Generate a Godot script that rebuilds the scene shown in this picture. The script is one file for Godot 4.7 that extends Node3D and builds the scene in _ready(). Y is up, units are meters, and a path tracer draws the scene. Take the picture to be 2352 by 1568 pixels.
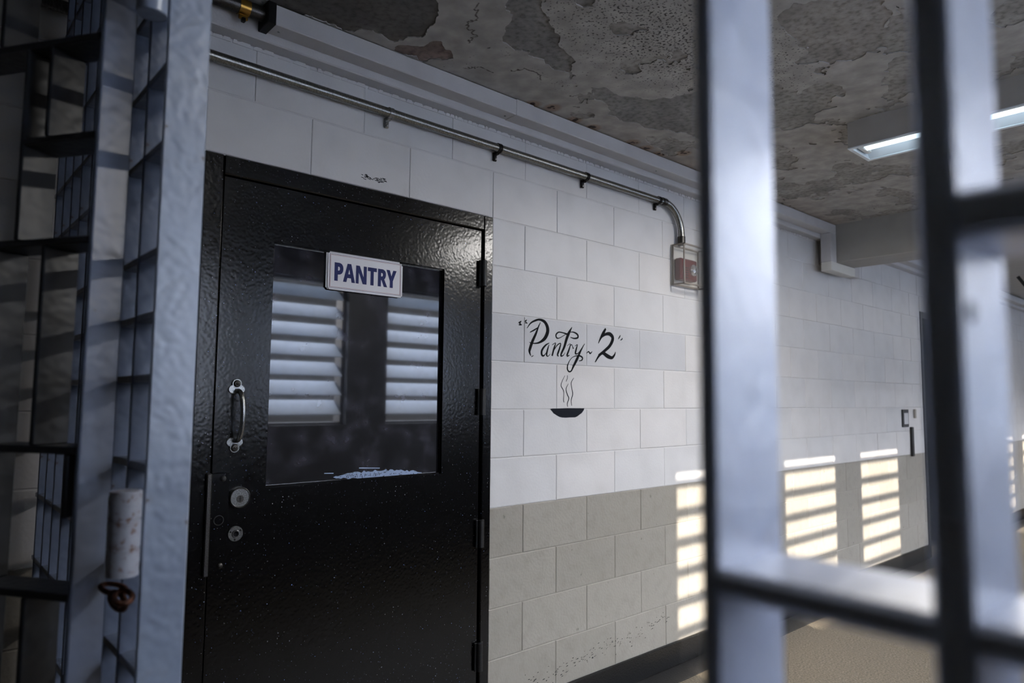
extends Node3D
# A barred corridor with a black pantry door, seen through an open barred gate. x runs along the pantry wall, y up, z from that wall (0) to the windows (2.9).

var M := {}
var rng := RandomNumberGenerator.new()

func _ready():
	rng.seed = 7
	setup_camera_and_light()
	make_materials()
	build_walls()
	build_ceiling()
	build_windows()
	build_pantry_door()
	build_far_end()
	build_services()
	build_fixture()
	build_alarm()
	build_wall_paint()
	build_grilles()
	build_gate()

func setup_camera_and_light():
	var cam := Camera3D.new()
	cam.name = "camera"
	cam.transform = Transform3D(Basis(Vector3(0.74543, 0.00838, 0.66653), Vector3(-0.06111, 0.99657, 0.05581), Vector3(-0.66377, -0.08234, 0.74339)).orthonormalized(), Vector3(0, 1.38, 2.2269))
	cam.near = 0.05
	cam.far = 200.0
	cam.fov = 52.34
	var at := CameraAttributesPhysical.new()
	at.frustum_focal_length = 24.42
	at.frustum_focus_distance = 2.6
	at.frustum_near = 0.05
	at.frustum_far = 200.0
	at.exposure_aperture = 3.2
	cam.attributes = at
	add_child(cam)
	cam.current = true
	var e := Environment.new()
	e.background_mode = Environment.BG_SKY
	var sky := Sky.new()
	var sm := ProceduralSkyMaterial.new()
	sm.sky_top_color = Color(0.74, 0.77, 0.83)
	sm.sky_horizon_color = Color(0.90, 0.90, 0.91)
	sm.ground_bottom_color = Color(0.30, 0.29, 0.28)
	sm.ground_horizon_color = Color(0.45, 0.44, 0.43)
	sm.sky_energy_multiplier = 1.0
	sm.ground_energy_multiplier = 1.0
	sm.sun_angle_max = 8.0
	sky.sky_material = sm
	e.sky = sky
	e.background_energy_multiplier = 34.0
	e.tonemap_mode = Environment.TONE_MAPPER_LINEAR
	e.tonemap_exposure = 1.06
	e.sdfgi_enabled = true
	e.ssao_enabled = true
	e.ssil_enabled = true
	var we := WorldEnvironment.new()
	we.name = "world_environment"
	we.environment = e
	add_child(we)
	var sun := DirectionalLight3D.new()
	sun.name = "sun"
	sun.look_at_from_position(Vector3.ZERO, Vector3(1.124, -1.258, -2.9))
	sun.light_color = Color(1.0, 0.955, 0.89)
	sun.light_energy = 4.6
	sun.light_angular_distance = 0.6
	sun.shadow_enabled = true
	add_child(sun)

# ------------------------------------------------------------------ materials
func noise_tex(freq: float, ramp: Array, seed_: int, size := 512, octaves := 4, kind := FastNoiseLite.TYPE_SIMPLEX_SMOOTH) -> NoiseTexture2D:
	var n := FastNoiseLite.new()
	n.noise_type = kind
	n.seed = seed_
	n.frequency = freq
	n.fractal_octaves = octaves
	var t := NoiseTexture2D.new()
	t.width = size
	t.height = size
	t.seamless = true
	t.noise = n
	if ramp.size():
		var g := Gradient.new()
		var offs := PackedFloat32Array()
		var cols := PackedColorArray()
		for r in ramp:
			offs.append(r[0])
			cols.append(r[1])
		g.offsets = offs
		g.colors = cols
		t.color_ramp = g
	return t

func orange_peel(size: int, radius: int, seed_: int) -> ImageTexture:
	# small even bumps that repeat without a seam: random dots, blurred three times round the edges
	var r := RandomNumberGenerator.new()
	r.seed = seed_
	var a := PackedFloat32Array()
	a.resize(size * size)
	for i in a.size():
		a[i] = r.randf()
	var b := a.duplicate()
	for turn in 6:
		for j in size:
			var sum := 0.0
			var at := j * size
			for k in range(-radius, radius + 1):
				sum += a[at + posmod(k, size)]
			for i in size:
				b[i * size + j] = sum
				sum += a[at + (i + radius + 1) % size] - a[at + posmod(i - radius, size)]
		var t := a
		a = b
		b = t
	var lo := 1e30
	var hi := -1e30
	for v in a:
		lo = minf(lo, v)
		hi = maxf(hi, v)
	var out := PackedByteArray()
	out.resize(a.size())
	for i in a.size():
		out[i] = int((a[i] - lo) / (hi - lo) * 255.0)
	return ImageTexture.create_from_image(Image.create_from_data(size, size, false, Image.FORMAT_L8, out))

func speck_texture(size: int, count: int, seed_: int) -> ImageTexture:
	# near black paint with small pale and bluish chips
	var r := RandomNumberGenerator.new()
	r.seed = seed_
	var im := Image.create(size, size, false, Image.FORMAT_RGB8)
	im.fill(Color(0.012, 0.013, 0.018))
	for i in count:
		var x := r.randi() % size
		var y := r.randi() % size
		var v := 0.12 + 0.6 * pow(r.randf(), 3.0)
		var c := Color(v, v, v).lerp(Color(v * 0.6, v * 0.75, v * 1.1), r.randf())
		var w := 2 + int(9.0 * pow(r.randf(), 2.5))
		var h := 2 + int(8.0 * pow(r.randf(), 2.5))
		for a in w:
			for b in h:
				if r.randf() < 0.8:
					im.set_pixel((x + a) % size, (y + b) % size, c)
	return ImageTexture.create_from_image(im)

func grey(v: float) -> Color:
	return Color(v, v, v)

func mat(called: String, c: Color, rough := 0.6, metal := 0.0, tex: Texture2D = null, scale := 1.0, bump: Texture2D = null, bump_cm := 0.1, bscale := 0.0) -> StandardMaterial3D:
	var m := StandardMaterial3D.new()
	m.resource_name = called
	m.albedo_color = c
	m.roughness = rough
	m.metallic = metal
	if tex:
		m.albedo_texture = tex
	if bump:
		m.heightmap_enabled = true
		m.heightmap_texture = bump
		m.heightmap_scale = bump_cm
	if tex or bump:
		m.uv1_triplanar = true
		m.uv1_world_triplanar = true
		m.uv1_scale = Vector3.ONE * scale
	M[called] = m
	return m

func make_materials():
	var soft = noise_tex(0.006, [[0.0, grey(0.955)], [0.5, grey(0.985)], [1.0, grey(1.0)]], 3)
	var fine = noise_tex(0.12, [], 12, 512, 2)
	var grain = orange_peel(512, 3, 14)
	var peel = grain
	# block paint: gently mottled, a little orange peel
	for i in 3:
		mat("wall_white_%d" % i, [Color(0.80, 0.79, 0.785), Color(0.785, 0.78, 0.78), Color(0.735, 0.735, 0.745)][i], 0.48, 0.0, soft, 1.1, fine, 0.03)
	var scuff = noise_tex(0.02, [[0.0, grey(0.94)], [0.30, grey(0.975)], [0.55, grey(1.0)], [0.90, grey(0.99)], [0.95, grey(0.85)], [1.0, grey(0.6)]], 21, 512, 5)
	for i in 2:
		mat("wall_beige_%d" % i, [Color(0.575, 0.555, 0.52), Color(0.555, 0.535, 0.50)][i], 0.45, 0.0, scuff, 1.0, fine, 0.08)
	mat("wall_dark", Color(0.22, 0.235, 0.27), 0.5, 0.0, soft, 1.1)
	mat("trim_paint", Color(0.74, 0.73, 0.73), 0.55, 0.0, soft, 1.6, fine, 0.03)
	mat("trim_grey", Color(0.60, 0.59, 0.57), 0.6, 0.0, soft, 1.6)
	# black gloss with white and blue chips
	var chips = speck_texture(1024, 900, 31)
	var dm = mat("door_black", Color(1, 1, 1), 0.19, 0.0, chips, 2.3, grain, 0.045)
	dm.metallic_specular = 0.47
	mat("black_plain", Color(0.03, 0.03, 0.035), 0.5)
	mat("gap_black", Color(0.004, 0.004, 0.004), 0.95)
	var bb = mat("base_black", Color(0.03, 0.03, 0.033), 0.26, 0.0, scuff, 1.3, fine, 0.1)
	bb.metallic_specular = 0.55
	mat("floor_border", Color(0.085, 0.08, 0.078), 0.5, 0.0, scuff, 1.3, fine, 0.1)
	var grit = noise_tex(0.09, [[0.0, Color(0.50, 0.46, 0.40)], [0.38, Color(0.70, 0.66, 0.60)], [0.6, Color(0.82, 0.78, 0.71)], [0.80, Color(0.90, 0.86, 0.80)], [0.86, Color(1.0, 0.98, 0.93)]], 41, 512, 4)
	var fl = mat("floor_concrete", Color(0.52, 0.505, 0.475), 0.55, 0.0, grit, 1.6, fine, 0.12)
	# bar paint; the lit, half shaded and shaded copies carry light in their colour
	var rustmap = noise_tex(0.012, [[0.0, Color(0.93, 0.93, 0.95)], [0.70, Color(1, 1, 1)], [0.86, Color(1, 0.98, 0.96)], [0.91, Color(0.55, 0.38, 0.30)], [1.0, Color(0.32, 0.20, 0.16)]], 51, 512, 5)
	var sm = mat("steel_blue", Color(0.50, 0.545, 0.62), 0.38, 0.0, rustmap, 1.7, grain, 0.14)
	sm.metallic_specular = 0.65
	sm.clearcoat_enabled = true
	sm.clearcoat = 0.6
	sm.clearcoat_roughness = 0.22
	sm = mat("steel_lit", Color(0.80, 0.83, 0.90), 0.36, 0.0, rustmap, 1.7, grain, 0.14)  # same paint, window light on the right bars put into the colour
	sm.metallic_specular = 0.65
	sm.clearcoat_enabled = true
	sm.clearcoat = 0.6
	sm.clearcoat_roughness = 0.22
	sm = mat("steel_half_shaded", Color(0.37, 0.41, 0.49), 0.40, 0.0, rustmap, 1.7, grain, 0.14)  # same paint, half shade on the left bars put into the colour
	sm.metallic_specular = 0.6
	sm = mat("steel_shaded", Color(0.11, 0.13, 0.155), 0.42, 0.0, rustmap, 1.7, grain, 0.14)  # same paint, shade of the gate leaf put into the colour
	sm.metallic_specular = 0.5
	var rs = noise_tex(0.03, [[0.0, Color(0.10, 0.06, 0.045)], [0.5, Color(0.30, 0.16, 0.10)], [1.0, Color(0.50, 0.32, 0.20)]], 52)
	mat("rust", Color(1, 1, 1), 0.8, 0.2, rs, 6.0, fine, 0.15)
	var hinge_paint = noise_tex(0.022, [[0.0, Color(0.56, 0.57, 0.61)], [0.66, Color(0.52, 0.53, 0.57)], [0.77, Color(0.40, 0.30, 0.26)], [1.0, Color(0.34, 0.2, 0.15)]], 53)
	mat("hinge_paint", Color(1, 1, 1), 0.5, 0.0, hinge_paint, 4.0, peel, 0.06)
	# galvanised and bright metals
	var galv = noise_tex(0.05, [[0.0, grey(0.55)], [0.5, grey(0.72)], [1.0, grey(0.92)]], 61)
	mat("conduit_steel", Color(0.72, 0.72, 0.70), 0.30, 1.0, galv, 5.0, fine, 0.02)
	mat("steel_bright", Color(0.80, 0.80, 0.79), 0.28, 1.0, galv, 8.0)
	mat("steel_dull", Color(0.42, 0.41, 0.40), 0.42, 1.0, galv, 8.0)
	mat("brass", Color(0.62, 0.48, 0.24), 0.3, 1.0)
	mat("dark_iron", Color(0.07, 0.07, 0.07), 0.5, 0.6)
	mat("slat", Color(0.93, 0.94, 0.96), 0.5, 0.0, soft, 3.0)
	var sl = M.slat
	sl.backlight_enabled = true
	sl.backlight = Color(0.92, 0.96, 1.0)
	var fr = mat("frosted_panel", Color(0.85, 0.88, 0.92), 0.6)
	fr.backlight_enabled = true
	fr.backlight = Color(0.95, 0.97, 1.0)
	mat("yard_concrete", Color(0.62, 0.60, 0.57), 0.9)
	mat("added_wall_dark", Color(0.07, 0.065, 0.06), 0.9)
	# dark mirror-like pane with a haze of dust
	var dust = noise_tex(0.01, [[0.0, Color(0.09, 0.092, 0.105)], [0.5, Color(0.13, 0.132, 0.15)], [0.75, Color(0.21, 0.21, 0.245)], [1.0, Color(0.27, 0.27, 0.31)]], 71, 512, 5)
	var pg = mat("pane_glass", Color(1, 1, 1), 0.04, 0.0, dust, 1.6)
	pg.metallic_specular = 0.7071
	pg.clearcoat_enabled = true
	pg.clearcoat = 1.0
	pg.clearcoat_roughness = 0.02
	mat("chip_blue", Color(0.55, 0.62, 0.74), 0.6)
	mat("card_white", Color(0.86, 0.85, 0.86), 0.45)
	mat("ink_navy", Color(0.015, 0.08, 0.34), 0.7)
	mat("ink_red", Color(0.62, 0.30, 0.28), 0.5)
	mat("sign_paint", Color(0.07, 0.078, 0.095), 0.7).metallic_specular = 0.2
	mat("bowl_paint", Color(0.11, 0.12, 0.15), 0.7).metallic_specular = 0.2
	mat("alarm_red", Color(0.36, 0.03, 0.03), 0.35)
	mat("clear_edge", Color(0.55, 0.52, 0.49), 0.3)
	mat("plastic_white", Color(0.80, 0.79, 0.76), 0.4)
	var cp = mat("clear_cover", Color(0.85, 0.85, 0.83, 0.05), 0.1)
	cp.transparency = BaseMaterial3D.TRANSPARENCY_ALPHA
	mat("lens_silver", Color(0.85, 0.85, 0.86), 0.12, 0.9)
	mat("reflector_white", Color(0.85, 0.87, 0.88), 0.35)
	mat("housing_grey", Color(0.66, 0.64, 0.61), 0.6, 0.0, soft, 2.0)
	var tb = mat("tube_glow", Color(0.9, 0.95, 1.0), 0.5)
	tb.emission_enabled = true
	tb.emission = Color(0.85, 0.94, 1.0)
	tb.emission_energy_multiplier = 3.0
	mat("tan_plastic", Color(0.58, 0.47, 0.30), 0.5)
	mat("cable_black", Color(0.05, 0.045, 0.04), 0.6)

# ------------------------------------------------------------------ mesh helpers
func mb() -> SurfaceTool:
	var s := SurfaceTool.new()
	s.begin(Mesh.PRIMITIVE_TRIANGLES)
	return s

func face(s: SurfaceTool, pts: Array, out: Vector3, xf := Transform3D.IDENTITY):
	# a flat convex face; turned so that its front looks along «out»
	var n: Vector3 = (pts[2] - pts[0]).cross(pts[1] - pts[0])
	if n.length_squared() < 1e-16:
		n = out
	if n.dot(out) < 0:
		pts = pts.duplicate()
		pts.reverse()
		n = -n
	n = (xf.basis * n.normalized()).normalized()
	for i in range(1, pts.size() - 1):
		for k in [0, i, i + 1]:
			s.set_normal(n)
			s.add_vertex(xf * pts[k])

func box(s: SurfaceTool, a: Vector3, b: Vector3, ch := 0.0, xf := Transform3D.IDENTITY):
	# a box between two corners with chamfered edges
	var c := (a + b) * 0.5
	var h := ((b - a) * 0.5).abs()
	ch = min(ch, min(h.x, min(h.y, h.z)) * 0.45)
	for ax in 3:
		for sg in [-1.0, 1.0]:
			var u := (ax + 1) % 3
			var v := (ax + 2) % 3
			var p := []
			for q in [[-1, -1], [1, -1], [1, 1], [-1, 1]]:
				var w := Vector3.ZERO
				w[ax] = sg * h[ax]
				w[u] = q[0] * (h[u] - ch)
				w[v] = q[1] * (h[v] - ch)
				p.append(c + w)
			var o := Vector3.ZERO
			o[ax] = sg
			face(s, p, o, xf)
	if ch <= 0.0:
		return
	for ax in 3:
		var u := (ax + 1) % 3
		var v := (ax + 2) % 3
		for q in [[-1, -1], [1, -1], [1, 1], [-1, 1]]:
			var p := []
			for e in [[-1, 0], [1, 0], [1, 1], [-1, 1]]:
				var w := Vector3.ZERO
				w[ax] = e[0] * (h[ax] - ch)
				w[u] = q[0] * (h[u] - (ch if e[1] == 0 else 0.0))
				w[v] = q[1] * (h[v] - (0.0 if e[1] == 0 else ch))
				p.append(c + w)
			var o := Vector3.ZERO
			o[u] = q[0]
			o[v] = q[1]
			face(s, p, o, xf)
	for i in 8:
		var g := Vector3(1 if i & 1 else -1, 1 if i & 2 else -1, 1 if i & 4 else -1)
		var p := []
		for ax in 3:
			var w := Vector3(h.x - ch, h.y - ch, h.z - ch)
			w[ax] = h[ax]
			p.append(c + w * g)
		face(s, p, g, xf)

func tube(s: SurfaceTool, pts: Array, r: float, sides := 14, caps := true):
	# a round bar along a path
	var rings := []
	var t0: Vector3 = (pts[1] - pts[0]).normalized()
	var up: Vector3 = Vector3.UP if abs(t0.y) < 0.9 else Vector3.RIGHT
	var side: Vector3 = t0.cross(up).normalized()
	for i in pts.size():
		var t: Vector3 = (pts[min(i + 1, pts.size() - 1)] - pts[max(i - 1, 0)]).normalized()
		side = (side - t * side.dot(t)).normalized()
		var w: Vector3 = t.cross(side)
		var ring := []
		for k in sides:
			var a := TAU * k / sides
			ring.append(side * cos(a) + w * sin(a))
		rings.append(ring)
	for i in pts.size() - 1:
		for k in sides:
			var k2 := (k + 1) % sides
			var q := [[i, k], [i, k2], [i + 1, k2], [i + 1, k]]
			var tri := [0, 1, 2, 0, 2, 3]
			var p0: Vector3 = pts[i] + rings[i][k] * r
			var p1: Vector3 = pts[i] + rings[i][k2] * r
			var p2: Vector3 = pts[i + 1] + rings[i + 1][k2] * r
			if (p2 - p0).cross(p1 - p0).dot(rings[i][k] + rings[i][k2]) < 0:
				tri = [0, 2, 1, 0, 3, 2]
			for x in tri:
				var j = q[x]
				s.set_normal(rings[j[0]][j[1]])
				s.add_vertex(pts[j[0]] + rings[j[0]][j[1]] * r)
	if caps:
		for e in [0, pts.size() - 1]:
			var p := []
			for k in sides:
				p.append(pts[e] + rings[e][k] * r)
			face(s, p, pts[0] - pts[1] if e == 0 else pts[e] - pts[e - 1])

func lathe(s: SurfaceTool, prof: Array, xf: Transform3D, sides := 24):
	# prof: Vector2(radius, height), turned about the local y axis
	for i in prof.size() - 1:
		var a: Vector2 = prof[i]
		var b: Vector2 = prof[i + 1]
		var d := b - a
		var n2 := Vector2(d.y, -d.x).normalized()
		for k in sides:
			var a0 := TAU * k / sides
			var a1 := TAU * (k + 1) / sides
			var v := [[a, a0], [a, a1], [b, a1], [b, a0]]
			var pos := []
			var nor := []
			for q in v:
				pos.append(Vector3(q[0].x * cos(q[1]), q[0].y, q[0].x * sin(q[1])))
				nor.append(Vector3(n2.x * cos(q[1]), n2.y, n2.x * sin(q[1])))
			for tri in [[0, 1, 2], [0, 2, 3]]:
				var g: Vector3 = (pos[tri[2]] - pos[tri[0]]).cross(pos[tri[1]] - pos[tri[0]])
				if g.length_squared() < 1e-18:
					continue
				var ord = tri if g.dot(nor[0] + nor[1]) > 0 else [tri[0], tri[2], tri[1]]
				for x in ord:
					s.set_normal((xf.basis * nor[x]).normalized())
					s.add_vertex(xf * pos[x])

func slab(s: SurfaceTool, poly: PackedVector2Array, z0: float, z1: float, xf := Transform3D.IDENTITY):
	# a polygon in the xy plane, given a thickness from z0 to z1
	var idx := Geometry2D.triangulate_polygon(poly)
	for i in range(0, idx.size(), 3):
		var a := poly[idx[i]]
		var b := poly[idx[i + 1]]
		var c := poly[idx[i + 2]]
		face(s, [Vector3(a.x, a.y, z1), Vector3(b.x, b.y, z1), Vector3(c.x, c.y, z1)], Vector3(0, 0, 1), xf)
		face(s, [Vector3(a.x, a.y, z0), Vector3(b.x, b.y, z0), Vector3(c.x, c.y, z0)], Vector3(0, 0, -1), xf)
	var cw := Geometry2D.is_polygon_clockwise(poly)
	for i in poly.size():
		var a := poly[i]
		var b := poly[(i + 1) % poly.size()]
		var n := Vector3(b.y - a.y, a.x - b.x, 0) * (-1.0 if cw else 1.0)
		face(s, [Vector3(a.x, a.y, z0), Vector3(b.x, b.y, z0), Vector3(b.x, b.y, z1), Vector3(a.x, a.y, z1)], n, xf)

func obj(called: String, s, m, parent: Node = self, at := Vector3.ZERO) -> MeshInstance3D:
	var o := MeshInstance3D.new()
	o.name = called
	o.mesh = s.commit() if s is SurfaceTool else s
	o.material_override = m if m is Material else M[m]
	o.position = at
	o.cast_shadow = GeometryInstance3D.SHADOW_CASTING_SETTING_ON
	parent.add_child(o, true)
	return o

func thing(called: String, label: String, category: String, at := Vector3.ZERO, group := "", kind := "") -> Node3D:
	var o := Node3D.new()
	o.name = called
	o.position = at
	add_child(o, true)
	tag(o, label, category, group, kind)
	return o

func tag(o: Node, label: String, category: String, group := "", kind := "") -> Node:
	o.set_meta("label", label)
	o.set_meta("category", category)
	if group != "":
		o.set_meta("group", group)
	if kind != "":
		o.set_meta("kind", kind)
	return o

func part_box(called: String, a: Vector3, b: Vector3, m, parent: Node, ch := 0.0) -> MeshInstance3D:
	# the mesh is built about its own middle, so that the part has an origin of its own
	var c := (a + b) * 0.5
	var s := mb()
	box(s, a - c, b - c, ch)
	return obj(called, s, m, parent, c)

func structure_box(called: String, a: Vector3, b: Vector3, m, label: String, category: String, ch := 0.0) -> MeshInstance3D:
	var o := part_box(called, a, b, m, self, ch)
	tag(o, label, category, "", "structure")
	return o

# ------------------------------------------------------------------ room
const MOD := 0.2032
const ROW0 := 1.335
const COL0 := 2.059
const PAINT_Y := 0.929
const CEIL := 2.64

func build_walls():
	structure_box("floor", Vector3(-3, -0.12, -0.3), Vector3(16, 0, 3.2), "floor_concrete", "worn speckled tan concrete corridor floor", "floor")
	structure_box("trim_1", Vector3(-3, -0.02, 0.012), Vector3(16, 0.0025, 0.147), "floor_border", "dark painted border strip on the floor along the block wall", "border", 0.001)
	# the pantry wall: painted backing, then every block in front of it
	var w := thing("wall_left", "painted concrete block wall, white above and beige below, with the pantry door", "wall", Vector3.ZERO, "", "structure")
	var spans := [[-3.0, 0.69], [1.872, 6.99], [7.98, 16.0]]
	for sp in spans:
		part_box("mortar_backing", Vector3(sp[0], 0, -0.2), Vector3(sp[1], PAINT_Y, -0.0028), "wall_beige_1", w)
		part_box("mortar_backing", Vector3(sp[0], PAINT_Y, -0.2), Vector3(sp[1], CEIL, -0.0028), "wall_white_1", w)
	part_box("mortar_backing", Vector3(0.69, 2.149, -0.2), Vector3(1.872, CEIL, -0.0028), "wall_white_1", w)
	part_box("mortar_backing", Vector3(6.99, 2.211, -0.2), Vector3(7.98, CEIL, -0.0028), "wall_white_1", w)
	var cache := {}
	var far_blocks := mb()
	var far_low := mb()
	for r in range(-7, 6):
		var y0: float = max(ROW0 + r * MOD, 0.118)
		var y1: float = min(ROW0 + (r + 1) * MOD, 2.535)
		if y1 - y0 < 0.03:
			continue
		var odd: bool = posmod(r, 2) == 0
		var u0 := -20 + (1 if odd else 0)
		for u in range(u0, 64, 2):
			var x0: float = COL0 + u * MOD
			var x1: float = x0 + 2 * MOD
			for piece in cut(x0, x1, y0, y1):
				var a: float = piece[0]
				var b: float = piece[1]
				var lo: float = piece[2]
				var hi: float = piece[3]
				if b - a < 0.02 or hi - lo < 0.02:
					continue
				var g := 0.0017
				var white: bool = (lo + hi) * 0.5 > PAINT_Y
				if a > 7.9 or b < -0.55:
					box(far_blocks if white else far_low, Vector3(a + g, lo + g, -0.03), Vector3(b - g, hi - g, 0), 0.0016)
					continue
				var size := Vector3(b - a - 2 * g, hi - lo - 2 * g, 0.03)
				var key := "%.3f %.3f" % [size.x, size.y]
				if not cache.has(key):
					var s := mb()
					box(s, -size * 0.5, size * 0.5, 0.0022)
					cache[key] = s.commit()
				var pick := rng.randi() % 2
				if white and r == 1 and a > 1.8 and a < 3.0:
					pick = 2
				var m := ("wall_white_%d" % pick) if white else ("wall_beige_%d" % (pick % 2))
				var o := obj("block", cache[key], m, w, Vector3((a + b) * 0.5, (lo + hi) * 0.5, -0.015 + rng.randf_range(-0.0007, 0.0005)))
				o.rotation = Vector3(rng.randf_range(-0.002, 0.002), rng.randf_range(-0.0015, 0.0015), 0)
	var fb := obj("distant_blocks", far_blocks, "wall_white_0", w)
	fb.set_meta("kind", "stuff")
	fb = obj("distant_blocks", far_low, "wall_beige_0", w)
	fb.set_meta("kind", "stuff")
	# scuffs along the lowest course
	var sc := mb()
	for i in 150:
		var t := rng.randf()
		var x := 1.95 + t * 1.15 + rng.randfn(0, 0.02)
		var y := 0.165 + t * 0.085 + rng.randfn(0, 0.018)
		var l := rng.randf_range(0.002, 0.014)
		var h := rng.randf_range(0.0008, 0.0025)
		slab(sc, PackedVector2Array([Vector2(x, y), Vector2(x + l, y + l * 0.12), Vector2(x + l * 0.8, y + h + l * 0.12), Vector2(x + l * 0.2, y + h)]), -0.0005, 0.0009)
	fb = obj("scuff_marks", sc, "sign_paint", w)
	fb.set_meta("kind", "stuff")
	var b1 := thing("baseboard_left", "glossy black baseboard along the block wall", "baseboard", Vector3.ZERO, "", "structure")
	for sp in [[-3.0, 0.69], [1.872, 6.99], [7.98, 16.0]]:
		part_box("board", Vector3(sp[0], 0, -0.01), Vector3(sp[1], 0.118, 0.013), "base_black", b1, 0.004)
	# beam on top of the blocks
	var t2 := thing("trim_2", "white painted concrete ledge on top of the block wall", "ledge", Vector3.ZERO, "", "structure")
	part_box("ledge", Vector3(-3, 2.537, -0.2), Vector3(4.96, CEIL, 0.057), "trim_paint", t2, 0.004)
	part_box("ledge", Vector3(5.26, 2.537, -0.2), Vector3(16, CEIL, 0.057), "trim_paint", t2, 0.004)
	var rag := mb()
	var x := 0.6
	while x < 4.9:
		var l := rng.randf_range(0.012, 0.05)
		var h := rng.randf_range(0.002, 0.011)
		slab(rag, PackedVector2Array([Vector2(x, 2.524), Vector2(x + l, 2.524), Vector2(x + l * 0.9, 2.535 + h * 0.3), Vector2(x + l * 0.4, 2.532 + h), Vector2(x + l * 0.1, 2.533)]), -0.002, 0.0018 + h * 0.15)
		x += l * rng.randf_range(0.9, 1.3)
	fb = obj("ragged_paint_edge", rag, "wall_white_0", t2)
	fb.set_meta("kind", "stuff")
	structure_box("trim_3", Vector3(4.96, 2.364, 0), Vector3(5.26, CEIL + 0.05, 2.9), "trim_grey", "low concrete ceiling beam crossing the corridor beyond the light", "beam", 0.006)
	structure_box("wall_far", Vector3(16, 0, -0.3), Vector3(16.2, CEIL, 3.2), "wall_white_1", "white wall closing the far end of the corridor", "wall")
	structure_box("wall_near", Vector3(-3.2, 0, -0.3), Vector3(-3, CEIL, 3.2), "black_plain", "dark wall closing the corridor behind the gate", "wall")

func cut(x0: float, x1: float, y0: float, y1: float) -> Array:
	# what is left of a block beside the two door openings and the paint line
	var out := [[x0, x1, y0, y1]]
	for h in [[0.69, 1.872, 0.0, 2.149], [6.99, 7.98, 0.0, 2.211]]:
		var next := []
		for p in out:
			if p[1] <= h[0] or p[0] >= h[1] or p[2] >= h[3] or p[3] <= h[2]:
				next.append(p)
				continue
			if p[0] < h[0]:
				next.append([p[0], h[0], p[2], p[3]])
			if p[1] > h[1]:
				next.append([h[1], p[1], p[2], p[3]])
			if p[3] > h[3]:
				next.append([max(p[0], h[0]), min(p[1], h[1]), max(p[2], h[3]), p[3]])
		out = next
	return out

# ------------------------------------------------------------------ ceiling
var bare := [
	"740,142 859,122 955,107 1048,111 1114,110 1125,182 1181,202 1237,167 1259,175 1272,239 1316,228 1302,275 1313,325 1279,405 1224,475 1147,605 795,447",
	"1298,114 1284,178 1344,200 1362,282 1363,312 1399,284 1467,239 1497,209 1439,174 1417,135 1385,96",
	"1364,684 1415,601 1476,569 1501,490 1529,453 1574,437 1617,435 1680,449 1744,429 1803,427 1868,410 1967,411 2012,405 1989,437 1897,452 1847,477 1821,545 1763,535 1706,567 1627,614 1558,661 1495,674 1422,769",
	"2020,397 2097,376 2152,352 2223,347 2290,285 2368,279 2434,301 2535,297 2625,353 2725,381 2872,404 2673,576 2401,766 2371,685 2371,601 2326,525 2232,461 2160,451 2071,434",
	"2017,1220 2257,1442 2356,1432 2419,1382 2539,1295 2592,1213 2522,1147 2380,1148 2200,1142",
	"2548,929 2687,950 2920,934 3046,857 3043,714 2910,730",
]
var bare_tone := [Color(0.115, 0.105, 0.095), Color(0.24, 0.175, 0.15), Color(0.235, 0.225, 0.21), Color(0.25, 0.24, 0.225), Color(0.34, 0.31, 0.28), Color(0.31, 0.295, 0.27)]
const RUST := "1973,133 2061,166 2226,140 2355,137 2636,145 2746,143 2863,142 2946,229"

func parse(t: String) -> PackedVector2Array:
	var out := PackedVector2Array()
	for p in t.split(" "):
		var v := p.split(",")
		out.append(Vector2(float(v[0]), float(v[1])) * 0.001)
	return out

func poly_distance(p: Vector2, poly: PackedVector2Array) -> float:
	var best := 1e9
	for i in poly.size():
		best = min(best, p.distance_squared_to(Geometry2D.get_closest_point_to_segment(p, poly[i], poly[(i + 1) % poly.size()])))
	return sqrt(best) * (-1.0 if Geometry2D.is_point_in_polygon(p, poly) else 1.0)

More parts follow.
